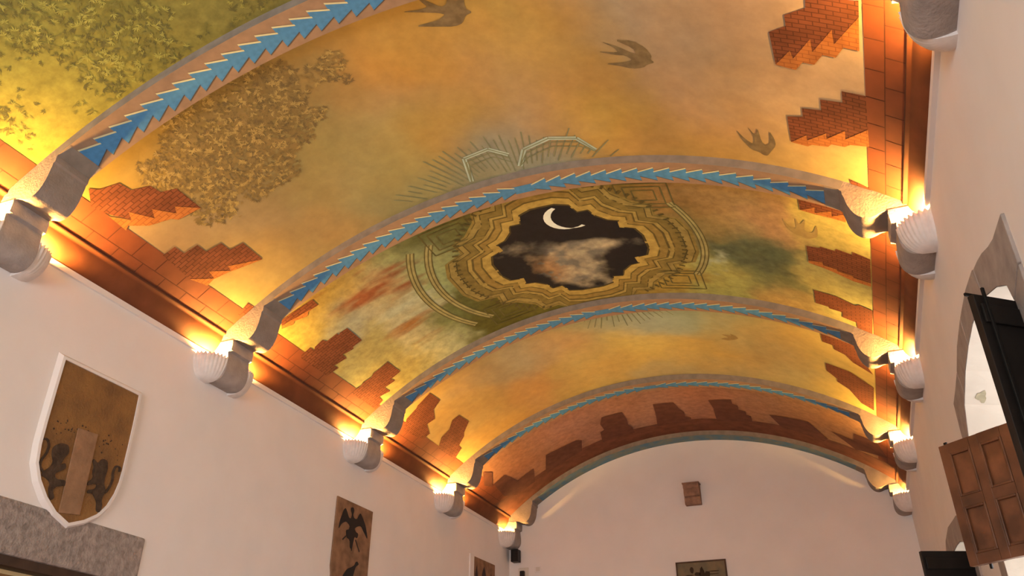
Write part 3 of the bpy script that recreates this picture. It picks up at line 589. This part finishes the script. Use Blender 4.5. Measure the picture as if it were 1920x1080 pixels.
# plain crescent
cr = []
for k in range(15):
    a = math.radians(150 - 200 + 200 * k / 14 + 60); cr.append((.20 * math.cos(a), .20 * math.sin(a)))
for k in range(13, 0, -1):
    a = math.radians(150 - 200 + 200 * k / 14 + 60); cr.append((.20 * math.cos(a) * .99 + .055, .20 * math.sin(a) * .99 - .045))
CRC = (.045 * RV, 6.17)
ct = math.radians(42)
cr = [(x * math.cos(ct) - y * math.sin(ct), x * math.sin(ct) + y * math.cos(ct)) for x, y in cr]
vault_decal('painted_crescent', [((CRC[0] + x) / RV, CRC[1] + y) for x, y in cr], mat('pale_moon_paint', alb((212, 190, 150)), .8, .04, 8), BAY_OBJ[2], off=.009)

# fine perspective lines painted next to the second rib, and a few beyond the third
def line_fan(b, cth, cy, r0, r1, a0, a1, n, ymax, ymin, m, w=.0045):
    V, F = [], []
    for k in range(n):
        a = math.radians(a0 + (a1 - a0) * k / (n - 1)); ra = r0 + random.uniform(0, .12); rb = r1 - random.uniform(0, .22)
        ca, sa = math.cos(a), math.sin(a)
        for s0 in range(4):
            u0 = ra + (rb - ra) * s0 / 4; u1 = ra + (rb - ra) * (s0 + 1) / 4
            if not (ymin < cy + u0 * sa < ymax and ymin < cy + u1 * sa < ymax): continue
            nn = len(V)
            V += [vpt(cth + (r * ca - s_ * w * sa) / RV, cy + r * sa + s_ * w * ca, .003) for r, s_ in ((u0, -1), (u0, 1), (u1, 1), (u1, -1))]
            F.append((nn, nn + 1, nn + 2, nn + 3))
    mesh('painted_perspective_lines', V, F, m, BAY_OBJ[b], kind='stuff')
M_LINE = mat('olive_line_paint', alb((122, 104, 66)), .9, .1, 6)
M_PALE = mat('pale_grey_paint', alb((164, 150, 118)), .9, .12, 6)
line_fan(1, -.01, 6.15, .72, 1.42, 198, 322, 46, 5.36, 4.8, M_LINE)
line_fan(3, .05, 7.45, .72, 1.15, 60, 120, 16, 9.0, 8.14, M_LINE)
def poly_band(pts, w, m, off, bay=1):
    V, F = [], []
    for (a, b), (c, d) in zip(pts, pts[1:]):
        a, c = a * RV, c * RV; l = math.hypot(c - a, d - b); nx, ny = -(d - b) / l * w, (c - a) / l * w; k = len(V)
        V += [vpt((a + nx) / RV, b + ny, off), vpt((c + nx) / RV, d + ny, off), vpt((c - nx) / RV, d - ny, off), vpt((a - nx) / RV, b - ny, off)]
        F.append((k, k + 1, k + 2, k + 3))
    mesh('painted_cornice', V, F, m, BAY_OBJ[bay])
for pts, w, m, off in (([(-.085, 5.33), (-.07, 5.02), (-.018, 4.99), (.012, 5.12)], .02, M_PALE, .0035), ([(-.085, 5.33), (-.07, 5.02), (-.018, 4.99), (.012, 5.12)], .005, M_LINE, .0042),
                       ([(.02, 5.30), (.045, 5.10), (.10, 5.02), (.15, 5.07), (.175, 5.25)], .022, M_PALE, .0035), ([(.02, 5.30), (.045, 5.10), (.10, 5.02), (.15, 5.07), (.175, 5.25)], .005, M_LINE, .0042)):
    poly_band(pts, w, m, off)
def ring_arc(r, a0, a1, n, w, m, off, bay, sy=1.0):
    pts = []
    for k in range(n + 1):
        a = math.radians(a0 + (a1 - a0) * k / n)
        pts.append(((MC[0] + r * math.cos(a)) / RV, MC[1] + r * math.sin(a) * sy))
    poly_band(pts, w, m, off, bay)
M_GOLD = mat('pale_gilt_paint', alb((158, 124, 66)), .85, .15, 9)
M_GOLDL = mat('gilt_line_paint', alb((96, 74, 34)), .85, .15, 9)
for r, a0, a1 in ((1.42, 146, 214), (1.60, 150, 210), (1.34, -30, 30)):
    ring_arc(r, a0, a1, 16, .035, M_GOLD, .0016, 2)
    for dr in (-.036, 0, .036): ring_arc(r + dr, a0, a1, 16, .006, M_GOLDL, .0019, 2)
# coffers drawn at the four diagonals of the frame
for a in (45, 135, 225, 315):
    ca, sa = math.cos(math.radians(a)), math.sin(math.radians(a))
    for s in (.10, .17, .24):
        c0 = (MC[0] + 1.36 * ca, MC[1] + 1.12 * sa)
        q = [(c0[0] + dx * s, min(7.83, max(5.67, c0[1] + dy * s * .8))) for dx, dy in ((-1, -1), (1, -1), (1, 1), (-1, 1), (-1, -1))]
        poly_band([(x / RV, y) for x, y in q if True], .007, M_GOLDL, .0018, 2)
for off_ in (.05, .11):
    for pts in ([(-.085, 5.33), (-.07, 5.02 + off_), (-.018, 4.99 + off_), (.012, 5.12 + off_)], [(.02, 5.30), (.045, 5.10 + off_), (.10, 5.02 + off_), (.15, 5.07 + off_), (.175, 5.27)]):
        poly_band(pts, .005, M_LINE, .0042)

# ------------------------------------------------------------------ ribs with blue chevron ribbon
def arc_pt(r, th): return (r * math.sin(th), r * math.cos(th))
PITCH_TH = .031
def chev_meshes(sgn):
    """one tooth; local axes: x along the arc, y across the soffit, z radial; the tip points to the crown"""
    d = PITCH_TH
    def quadstrip(name, a, b, off, m):
        # a, b: ((u0, w0), (u1, w1)) two edges running over the tooth
        r = R - off; V = []
        for (u, w0), (_, w1) in zip(a, b):
            x, z = arc_pt(r, -sgn * u * d)
            V += [(x, w0 * T, z), (x, w1 * T, z)]
        me = bpy.data.meshes.new(name); me.from_pydata(V, [], [(0, 1, 3, 2)]); me.materials.append(m); return me
    blue = quadstrip('blue_chevron', ((0, .25), (1.0, .44)), ((0, .88), (1.0, .66)), .0015, M_BLUE)
    cream = quadstrip('cream_edge', ((0, .215), (1.06, .415)), ((0, .265), (1.06, .465)), .0025, M_CREAM)
    dark = quadstrip('shadow_line', ((0, .868), (1.02, .645)), ((0, .895), (1.02, .672)), .0025, M_SHADOW)
    return blue, cream, dark
CHEV = {s: chev_meshes(s) for s in (-1, 1)}
RIB_LABEL = ['nearest ceiling arch with the largest blue chevron ribbon, cut by the top frame edge',
             'second ceiling arch from the viewer, blue chevrons in front of the night opening',
             'third ceiling arch from the viewer, blue chevrons just beyond the night opening',
             'fourth ceiling arch, slim blue chevrons before the brown bay',
             'last grey arch against the white end wall without chevrons']
ribs = []
for i, y0 in enumerate(RIB_Y):
    t = T4 if i == 4 else T
    root = empty('ceiling_rib', (XC, y0, ZC), label=RIB_LABEL[i], cat='arch', group='ribs of the vault')
    n = 90; V = []; F = []; idx = []
    for k in range(n + 1):
        th = -TH_ENDS[-1] + (TH_ENDS[-1] + TH_ENDS[1]) * k / n
        for r, y in ((R, y0), (R, y0 + t), (RV + .03, y0 + t), (RV + .03, y0)):
            x, z = arc_pt(r, th); V.append((XC + x, y, ZC + z))
    for k in range(n):
        a, b = 4 * k, 4 * k + 4
        F += [(a, a + 1, b + 1, b), (a + 1, a + 2, b + 2, b + 1), (a + 3, a, b, b + 3)]; idx += [0, 1, 1]
    F += [(0, 1, 2, 3), (4 * n, 4 * n + 1, 4 * n + 2, 4 * n + 3)]; idx += [1, 1]
    mesh('arch_body', V, F, [M_PLASTER_RIB if i < 4 else M_RIB4, M_RIBFACE], root, idx=idx)
    for s in (-1, 1):
        # plain brown block where the ribbon stops
        a0, a1 = TH_ENDS[s] - .001, TH_ENDS[s] - .026
        P = []
        for th in (a0, a1):
            x, z = arc_pt(R - .002, s * th); P += [(XC + x, y0 + .004, ZC + z), (XC + x, y0 + t - .004, ZC + z)]
        mesh('end_block', P, [(0, 1, 3, 2)], M_RIBFACE, root)
    if i < 4:
        for s in (-1, 1):
            nt_ = int((TH_ENDS[s] - .026) / PITCH_TH)
            for k in range(nt_):
                th = s * (TH_ENDS[s] - .027 - k * PITCH_TH)
                c = link('blue_chevron', CHEV[s][0], root); c.rotation_euler = (0, th, 0)
                link('cream_edge', CHEV[s][1], c); link('shadow_line', CHEV[s][2], c)
        e0, e1 = [s * (TH_ENDS[s] - .027 - int((TH_ENDS[s] - .026) / PITCH_TH) * PITCH_TH) for s in (-1, 1)]
        P = []
        for th in (e0 - .002, e1 + .002):
            x, z = arc_pt(R - .0016, th); P += [(XC + x, y0 + .38 * T, ZC + z), (XC + x, y0 + .74 * T, ZC + z)]
        mesh('blue_key_piece', P, [(0, 1, 3, 2)], M_BLUE, root)
    ribs.append(root)

# ------------------------------------------------------------------ corbels and shell lamps
UP = [(0, 3.36), (.25, 3.57), (.50, 3.72), (.50, 3.585), (.487, 3.572), (.487, 3.545), (.479, 3.51), (.474, 3.455), (.455, 3.392), (.425, 3.342), (.39, 3.315), (.345, 3.304), (.305, 3.314), (.27, 3.330), (.236, 3.334), (0, 3.334)]
LO = [(0, 3.333), (.222, 3.333), (.228, 3.305), (.224, 3.232), (.192, 3.222), (.198, 3.165), (.205, 3.10), (.204, 3.05), (.192, 3.005), (.165, 2.968), (.118, 2.945), (.06, 2.944), (.0, 2.958)]
def soften(P, i0, i1, it=2):
    """corner cutting on points i0..i1 of a closed profile"""
    mid = P[i0:i1 + 1]
    for _ in range(it):
        q = [mid[0]]
        for (ax, ay), (bx, by) in zip(mid, mid[1:]):
            q += [(ax * .75 + bx * .25, ay * .75 + by * .25), (ax * .25 + bx * .75, ay * .25 + by * .75)]
        mid = q + [mid[-1]]
    return P[:i0] + mid + P[i1 + 1:]
UP = soften(UP, 5, 14); LO = soften(LO, 4, 12)
def shell_mesh(sx, sy):
    """quarter bowl in the corner of wall and corbel; sx, sy = directions away from wall and corbel"""
    V, F = [], []; na, nv = 48, 9
    for shell_i, sh in ((0, 1.0), (1, .90)):
        for j in range(nv + 1):
            v = j / nv
            for k in range(na + 1):
                a = math.pi / 2 * k / na
                rid = .5 + .5 * math.cos(a * 36)
                rho = (.035 + .165 * math.sin(v * math.pi / 2) ** .62) * (1 + .06 * rid * v)
                rho = rho * sh
                z = .215 * v ** 1.7 + (.016 * rid * v ** 3) + (.012 if shell_i else 0) * (1 - v)
                V.append((sx * rho * math.cos(a), sy * rho * math.sin(a), z))
    off = (nv + 1) * (na + 1)
    for s0 in (0, off):
        for j in range(nv):
            for k in range(na):
                p = s0 + j * (na + 1) + k; F.append((p, p + 1, p + na + 2, p + na + 1))
    for k in range(na):
        p = nv * (na + 1) + k; F.append((p, p + 1, p + 1 + off, p + off))
    V.append((0, 0, 0)); F.append(tuple(range(na + 1)) + (len(V) - 1,))
    V.append((0, 0, .012)); F.append(tuple(off + k for k in range(na + 1)) + (len(V) - 1,))
    zt = V[nv * (na + 1)][2]
    V.append((0, 0, zt)); top = len(V) - 1
    for e in (0, na):                     # flat backs against corbel and wall
        F.append(tuple(j * (na + 1) + e for j in range(nv + 1)) + (top, off * 2))
    me = bpy.data.meshes.new('shell_bowl'); me.from_pydata(V, [], F)
    bm = bmesh.new(); bm.from_mesh(me); bmesh.ops.recalc_face_normals(bm, faces=bm.faces); bm.to_mesh(me); bm.free()
    for p in me.polygons: p.use_smooth = len(p.vertices) == 4
    me.materials.append(M_SHELL)
    return me
def bulb_mesh():
    bm = bmesh.new(); bmesh.ops.create_uvsphere(bm, u_segments=12, v_segments=8, radius=.026)
    for v in bm.verts:
        if v.co.z < 0: v.co.x *= .7; v.co.y *= .7; v.co.z *= 1.6
    me = bpy.data.meshes.new('bulb'); bm.to_mesh(me); bm.free(); me.materials.append(M_BULB)
    for p in me.polygons: p.use_smooth = True
    return me
BULB = bulb_mesh()
def socket_mesh():
    bm = bmesh.new(); bmesh.ops.create_cone(bm, cap_ends=True, segments=12, radius1=.02, radius2=.017, depth=.06)
    me = bpy.data.meshes.new('socket'); bm.to_mesh(me); bm.free(); me.materials.append(M_SHELL); return me
SOCKET = socket_mesh()
SHELLS = {(sx, sy): shell_mesh(sx, sy) for sx in (-1, 1) for sy in (-1, 1)}
LAMP = bpy.data.lights.new('shell_lamp_light', 'POINT'); LAMP.energy = LAMP_W; LAMP.color = (1.0, .50, .12); LAMP.shadow_soft_size = .025

ORD = ['nearest', 'second', 'third', 'fourth', 'last']
for i, y0 in enumerate(RIB_Y):
    t = T4 if i == 4 else T
    for side, nm in ((-1, 'left'), (1, 'right')):
        fx = (lambda s: s) if side < 0 else (lambda s: W - s)
        root = empty('corbel', (fx(0), y0 + t / 2, 2.944 + Z0), cat='corbel', group='stone corbels under the vault ribs',
                     label='scrolled grey stone corbel on the %s wall under the %s arch' % (nm, ORD[i]))
        to3 = lambda a, b, q: (fx(a), q, b + Z0)
        prism('upper_bracket', UP, to3, y0 + .0015, y0 + t - .0015, M_STONE, root, smooth='angle')
        prism('lower_bracket', LO, to3, y0 - .004, y0 + t + (.004 if i < 4 else -.002), M_STONE_D, root, smooth='angle')
        for sy, word in ((-1, 'near'), (1, 'far')):
            if i == 4 and sy > 0: continue
            yc = (y0 - .0042) if sy < 0 else (y0 + t + .0042)
            sh = empty('shell_lamp', (fx(-.003), yc, 2.935 + Z0), cat='lamp', group='shell lamps at the corbels',
                       label='white scallop shell uplight, %s side of the %s corbel under the %s arch' % (word, nm, ORD[i]))
            link('shell_bowl', SHELLS[(-side, sy)], sh)
            s_ = link('socket', SOCKET, sh); s_.location = (-side * .075, sy * .075, .06)
            b_ = link('bulb', BULB, sh); b_.location = (-side * .075, sy * .075, .125)
            l_ = link('lamp_light', LAMP, sh); l_.location = (-side * .075, sy * .075, .140 if i == 4 else .184)

# ------------------------------------------------------------------ things on the left wall
def on_left(a, b, t): return (t, a, b + Z0)
SHIELD = [(3.906, 2.541), (4.640, 2.541), (4.650, 2.30), (4.652, 2.10), (4.652, 1.95), (4.648, 1.84), (4.628, 1.745), (4.585, 1.645), (4.519, 1.565), (4.42, 1.50), (4.295, 1.449), (4.17, 1.50), (4.07, 1.575), (3.985, 1.672), (3.93, 1.775), (3.912, 1.90), (3.908, 2.05), (3.906, 2.30)]
def offset_outline(P, d):
    n = len(P); out = []
    for i in range(n):
        (ax, ay), (bx, by), (cx, cy) = P[i - 1], P[i], P[(i + 1) % n]
        def nrm(px, py, qx, qy):
            l = math.hypot(qx - px, qy - py); return ((qy - py) / l, -(qx - px) / l)
        n1, n2 = nrm(ax, ay, bx, by), nrm(bx, by, cx, cy)
        mx, my = n1[0] + n2[0], n1[1] + n2[1]; k = max(.5, (mx * mx + my * my) / 2)
        out.append((bx - d * mx / k, by - d * my / k))
    return out
area = sum(SHIELD[i - 1][0] * SHIELD[i][1] - SHIELD[i][0] * SHIELD[i - 1][1] for i in range(len(SHIELD)))
sg = 1 if area < 0 else -1
sh = empty('stone_shield', (0, 4.28, 1.449 + Z0), label='large brown stone coat of arms shield with two lions on left wall', cat='shield')
o1 = offset_outline(SHIELD, sg * .046); o2 = offset_outline(SHIELD, sg * .022); o3 = SHIELD
n = len(SHIELD)
V = [on_left(a, b, .001) for a, b in o1] + [on_left(a, b, .034) for a, b in o2] + [on_left(a, b, .036) for a, b in o3] + [on_left(a, b, .020) for a, b in o3]
F = []
for r in range(3): F += [(r * n + i, r * n + (i + 1) % n, (r + 1) * n + (i + 1) % n, (r + 1) * n + i) for i in range(n)]
mesh('plaster_rim', V, F, M_WALL, sh, label='white plaster rim')
M_SHIELD = mat('brown_carved_stone', (.30, .155, .050), .8, .3, 5, .5, 60, col2=(.20, .105, .04))
M_CARVE = mat('dark_carving', (.085, .055, .035), .85, .2, 20, .5, 50)
prism('shield_face', SHIELD, on_left, .002, .026, M_SHIELD, sh)
def shc(pts): return [(a, b) for a, b in pts]
prism('pillar', SHP['pillar'], on_left, .026, .036, mat('pale_brown_stone', (.36, .215, .12), .85, .15, 9, .3, 40), sh, label='plain pale pillar', bevel=.003)
for k in ('lion_a', 'lion_b', 'tail_a', 'tail_b'):
    prism('lion_tail' if 'tail' in k else 'lion', rounded(SHP[k], 2), on_left, .024, .034, M_CARVE, sh)
for k in range(46):      # pitted row of drilled holes across the field
    y = random.uniform(3.95, 4.6); z = 2.06 + random.gauss(0, .04) + .05 * abs(y - 4.28)
    s = random.uniform(.004, .008)
    prism('drilled_hole', [(y + s * math.cos(a), z + s * math.sin(a)) for a in (0, 1.05, 2.1, 3.14, 4.19, 5.24)], on_left, .0255, .0275, M_CARVE, sh)

pl = empty('stone_plaque', (0, 8.0, .9 + Z0), label='tall brown stone plaque with black heraldic birds on left wall', cat='plaque')
M_PLAQ = mat('brown_slab', (.32, .19, .11), .85, .22, 7, .3, 30)
M_INK = mat('black_inlay', (.012, .012, .013), .55, .1, 12)
prism('slab', [(7.631, 2.513), (8.387, 2.52), (8.381, 2.063), (8.384, 1.80), (8.36, .95), (7.66, .95), (7.655, 1.70), (7.633, 1.778)], on_left, .0005, .018, M_PLAQ, pl, bevel=.004)
for k, nm in (('eagle', 'black_eagle'), ('bird', 'black_bird')):
    prism(nm, rounded(SHP[k]), on_left, .016, .022, M_INK, pl)
for a, b in (((8.06, 2.13), (8.16, 2.02)), ((7.86, 2.13), (7.80, 2.08)), ((7.98, 2.1), (8.0, 2.0))):
    dx, dy = b[0] - a[0], b[1] - a[1]; l = math.hypot(dx, dy); nx, ny = -dy / l * .008, dx / l * .008
    prism('claw', [(a[0] + nx, a[1] + ny), (b[0] + nx, b[1] + ny), (b[0] - nx, b[1] - ny), (a[0] - nx, a[1] - ny)], on_left, .016, .021, M_INK, pl)
p3 = empty('figure_plaque', (0, 11.7, 1.6 + Z0), label='small brown plaque with three dark upright shapes near the corner', cat='plaque')
prism('slab', [(11.30, 2.585), (12.08, 2.60), (12.08, 1.6), (11.30, 1.6)], on_left, .0005, .018, M_PLAQ, p3, bevel=.004)
prism('plaster_margin', [(11.16, 2.60), (11.295, 2.60), (11.295, 1.6), (11.16, 1.6)], on_left, .001, .02, M_WALL, p3)
M_FIG = mat('dark_blue_brown', (.05, .035, .035), .8, .2, 9)
for yc, zt, w in ((11.39, 2.47, .045), (11.66, 2.50, .075), (11.93, 2.44, .05)):
    prism('dark_shape', [(yc - w, 1.9), (yc + w, 1.9), (yc + w * .9, zt - .12), (yc + w * .4, zt - .04), (yc, zt), (yc - w * .5, zt - .05), (yc - w, zt - .12)], on_left, .016, .021, M_FIG, p3)

# ------------------------------------------------------------------ things on the end wall
def on_end(a, b, t): return (a, YE - t, b + Z0)
sp = empty('wall_speaker', (.145, YE, 2.73 + Z0), label='small black loudspeaker box under the last left corbel', cat='speaker')
boxes('cabinet', [(.085, .21, YE - .16, YE - .03, 2.735 + Z0, 2.925 + Z0)], M_BLACK, sp, bevel=.008)
boxes('grille', [(.093, .202, YE - .168, YE - .1601, 2.745 + Z0, 2.915 + Z0)], M_IRON, sp, bevel=.003)
boxes('bracket', [(.13, .165, YE - .03, YE, 2.80 + Z0, 2.86 + Z0)], M_IRON, sp)
dv = empty('alarm_detector', (.24, YE, 2.45 + Z0), label='small dark detector on a pale plate below the loudspeaker', cat='detector')
boxes('plate', [(.16, .33, YE - .012, YE, 2.42 + Z0, 2.66 + Z0)], mat('pale_plate', (.74, .70, .62), .6, .03, 5), dv, bevel=.004)
boxes('sensor', [(.20, .275, YE - .07, YE - .013, 2.50 + Z0, 2.605 + Z0)], M_BLACK, dv, bevel=.012)
boxes('sensor_foot', [(.215, .255, YE - .045, YE - .013, 2.45 + Z0, 2.50 + Z0)], M_BLACK, dv, bevel=.005)
ts = empty('wall_socket', (.49, YE, 2.57 + Z0), label='small white square box on the end wall beside the detector', cat='wall box')
boxes('cover', [(.435, .545, YE - .012, YE, 2.57 + Z0, 2.67 + Z0)], M_WALL, ts, bevel=.006)
boxes('inner_ring', [(.455, .525, YE - .018, YE - .0121, 2.588 + Z0, 2.652 + Z0)], mat('pale_plate', (.74, .70, .62)), ts, bevel=.006)

blk = empty('stone_bracket', (3.03, YE, 3.37 + Z0), label='small carved brown stone bracket high on the end wall', cat='bracket')
M_BLK = mat('brown_bracket_stone', (.36, .22, .15), .9, .18, 12, .4, 40)
prof = [(0, 3.37), (.10, 3.37), (.115, 3.40), (.115, 3.475), (.10, 3.485), (.135, 3.50), (.14, 3.54), (.13, 3.60), (.15, 3.61), (.16, 3.645), (.16, 3.675), (0, 3.675)]
prism('bracket_body', prof, lambda a, b, t: (t, YE - a, b + Z0), 2.915, 3.155, M_BLK, blk, bevel=.005)
boxes('top_slab', [(2.905, 3.165, YE - .17, YE, 3.6755 + Z0, 3.695 + Z0)], M_BLK, blk, bevel=.004)
pic = empty('painted_panel', (3.03, YE, 1.7 + Z0), label='dull green painted panel low on the end wall', cat='painting')
boxes('frame', [(2.669, 2.690, YE - .03, YE, 1.75 + Z0, 2.556 + Z0), (3.382, 3.403, YE - .03, YE, 1.75 + Z0, 2.556 + Z0), (2.690, 3.382, YE - .03, YE, 2.535 + Z0, 2.556 + Z0)], mat('dark_frame', (.10, .055, .03), .6, .2, 8), pic)
boxes('canvas', [(2.690, 3.382, YE - .02, YE, 1.75 + Z0, 2.535 + Z0)], mat('grey_green_canvas', (.22, .18, .11), .8, .25, 7, col2=(.13, .13, .09)), pic)
M_DAB = mat('dark_dab', (.05, .035, .02), .8, .2, 9)
for x, z, w, h in ((3.04, 2.30, .045, .18), (2.90, 2.43, .03, .05), (2.98, 2.37, .05, .03), (3.12, 2.36, .04, .05), (2.74, 2.30, .035, .07), (2.86, 2.36, .06, .008), (3.22, 2.40, .08, .008), (3.2, 2.36, .1, .006)):
    P = [(x + w * math.cos(k * .698) * random.uniform(.8, 1.15), z + h * math.sin(k * .698) * random.uniform(.8, 1.1)) for k in range(9)]
    prism('brush_dab', P, on_end, .0195, .0215, M_DAB, pic)

# ------------------------------------------------------------------ shutters on the right wall
def shutter(name, label, hinge, d, w, z0, z1, m, mp, panels, group=None):
    """leaf from the hinge (x, y) along unit d for width w"""
    th = .035
    nrm = (-d[1], d[0])
    root = empty(name, (hinge[0], hinge[1], z0 + Z0), label=label, cat='shutter', group=group)
    def P(u, t, z): return (hinge[0] + d[0] * u + nrm[0] * t, hinge[1] + d[1] * u + nrm[1] * t, z + Z0)
    def bx_(nm, u0, u1, t0, t1, za, zb, mm, bev=.003):
        v = [P(u, t, z) for u in (u0, u1) for t in (t0, t1) for z in (za, zb)]
        return mesh(nm, v, box_vf(0, 1, 0, 1, 0, 1)[1], mm, root, bevel=bev)
    if not panels:
        bx_('leaf', 0, w, -th / 2, th / 2, z0, z1, m)
        for zz in (z0 + .12, z1 - .14):
            bx_('rail', .02, w - .02, th / 2, th / 2 + .012, zz, zz + .09, m)
    else:
        cols, rows = panels; fr = .055
        pw = (w - fr * (cols + 1)) / cols; ph = (z1 - z0 - fr * (rows + 1)) / rows
        for c in range(cols + 1):
            u = c * (pw + fr); bx_('stile', u, u + fr, -th / 2, th / 2, z0, z1, m)
        for c in range(cols):
            for r in range(rows + 1):
                z = z0 + r * (ph + fr); u = fr + c * (pw + fr)
                bx_('rail', u, u + pw, -th / 2, th / 2, z, z + fr, m, 0)
            for r in range(rows):
                z = z0 + fr + r * (ph + fr); u = fr + c * (pw + fr)
                bx_('panel', u + .001, u + pw - .001, -th / 2 + .012, th / 2 - .012, z + .001, z + ph - .001, mp)
                for s in (-1, 1):
                    e = .014
                    for q in ((u, u + e, z, z + ph), (u + pw - e, u + pw, z, z + ph), (u + e, u + pw - e, z, z + e), (u + e, u + pw - e, z + ph - e, z + ph)):
                        bx_('moulding', q[0], q[1], s * (th / 2 - .011), s * (th / 2 + .004), q[2], q[3], m, .004)
    return root, P, bx_

# black leaf at the near jamb of the near window
r_, P_, b_ = shutter('window_shutter', 'black shutter leaf standing open nearest at the right frame edge', (6.02, 3.885), (-.79, -.613), .29, .35, 1.785, M_BLACK, M_BLACK, None, 'open window shutters')
for t in (-1, 1):
    b_('bolt_rod', .235, .25, t * .03 - .006, t * .03 + .006, .45, 1.815, M_IRON)
b_('bolt_hook', .235, .285, -.036, -.024, 1.80, 1.815, M_IRON)
# brown panelled leaf at the post in the middle of the near window
boxes('window_post', [(W - .005, W + .06, 4.72, 4.80, -.35 + Z0, 2.12 + Z0)], M_WOOD, win1)
r_, P_, b_ = shutter('window_shutter', 'brown shutter leaf with moulded panels standing open in the near window', (5.99, 4.775), (-.733, .68), .43, .883, 1.534, M_WOOD, M_WOOD_P, (2, 2), 'open window shutters')
b_('pull', .40, .42, -.03, -.018, 1.535, 1.56, M_IRON)
b_('bottom_bolt', .33, .345, -.03, -.018, .86, .93, M_IRON)
# black leaf of the far window
r_, P_, b_ = shutter('window_shutter', 'black shutter leaf of the farther window, below the brown leaf', (6.02, 7.60), (-.93, -.367), .44, .2, 1.44, M_BLACK, M_BLACK, None, 'open window shutters')
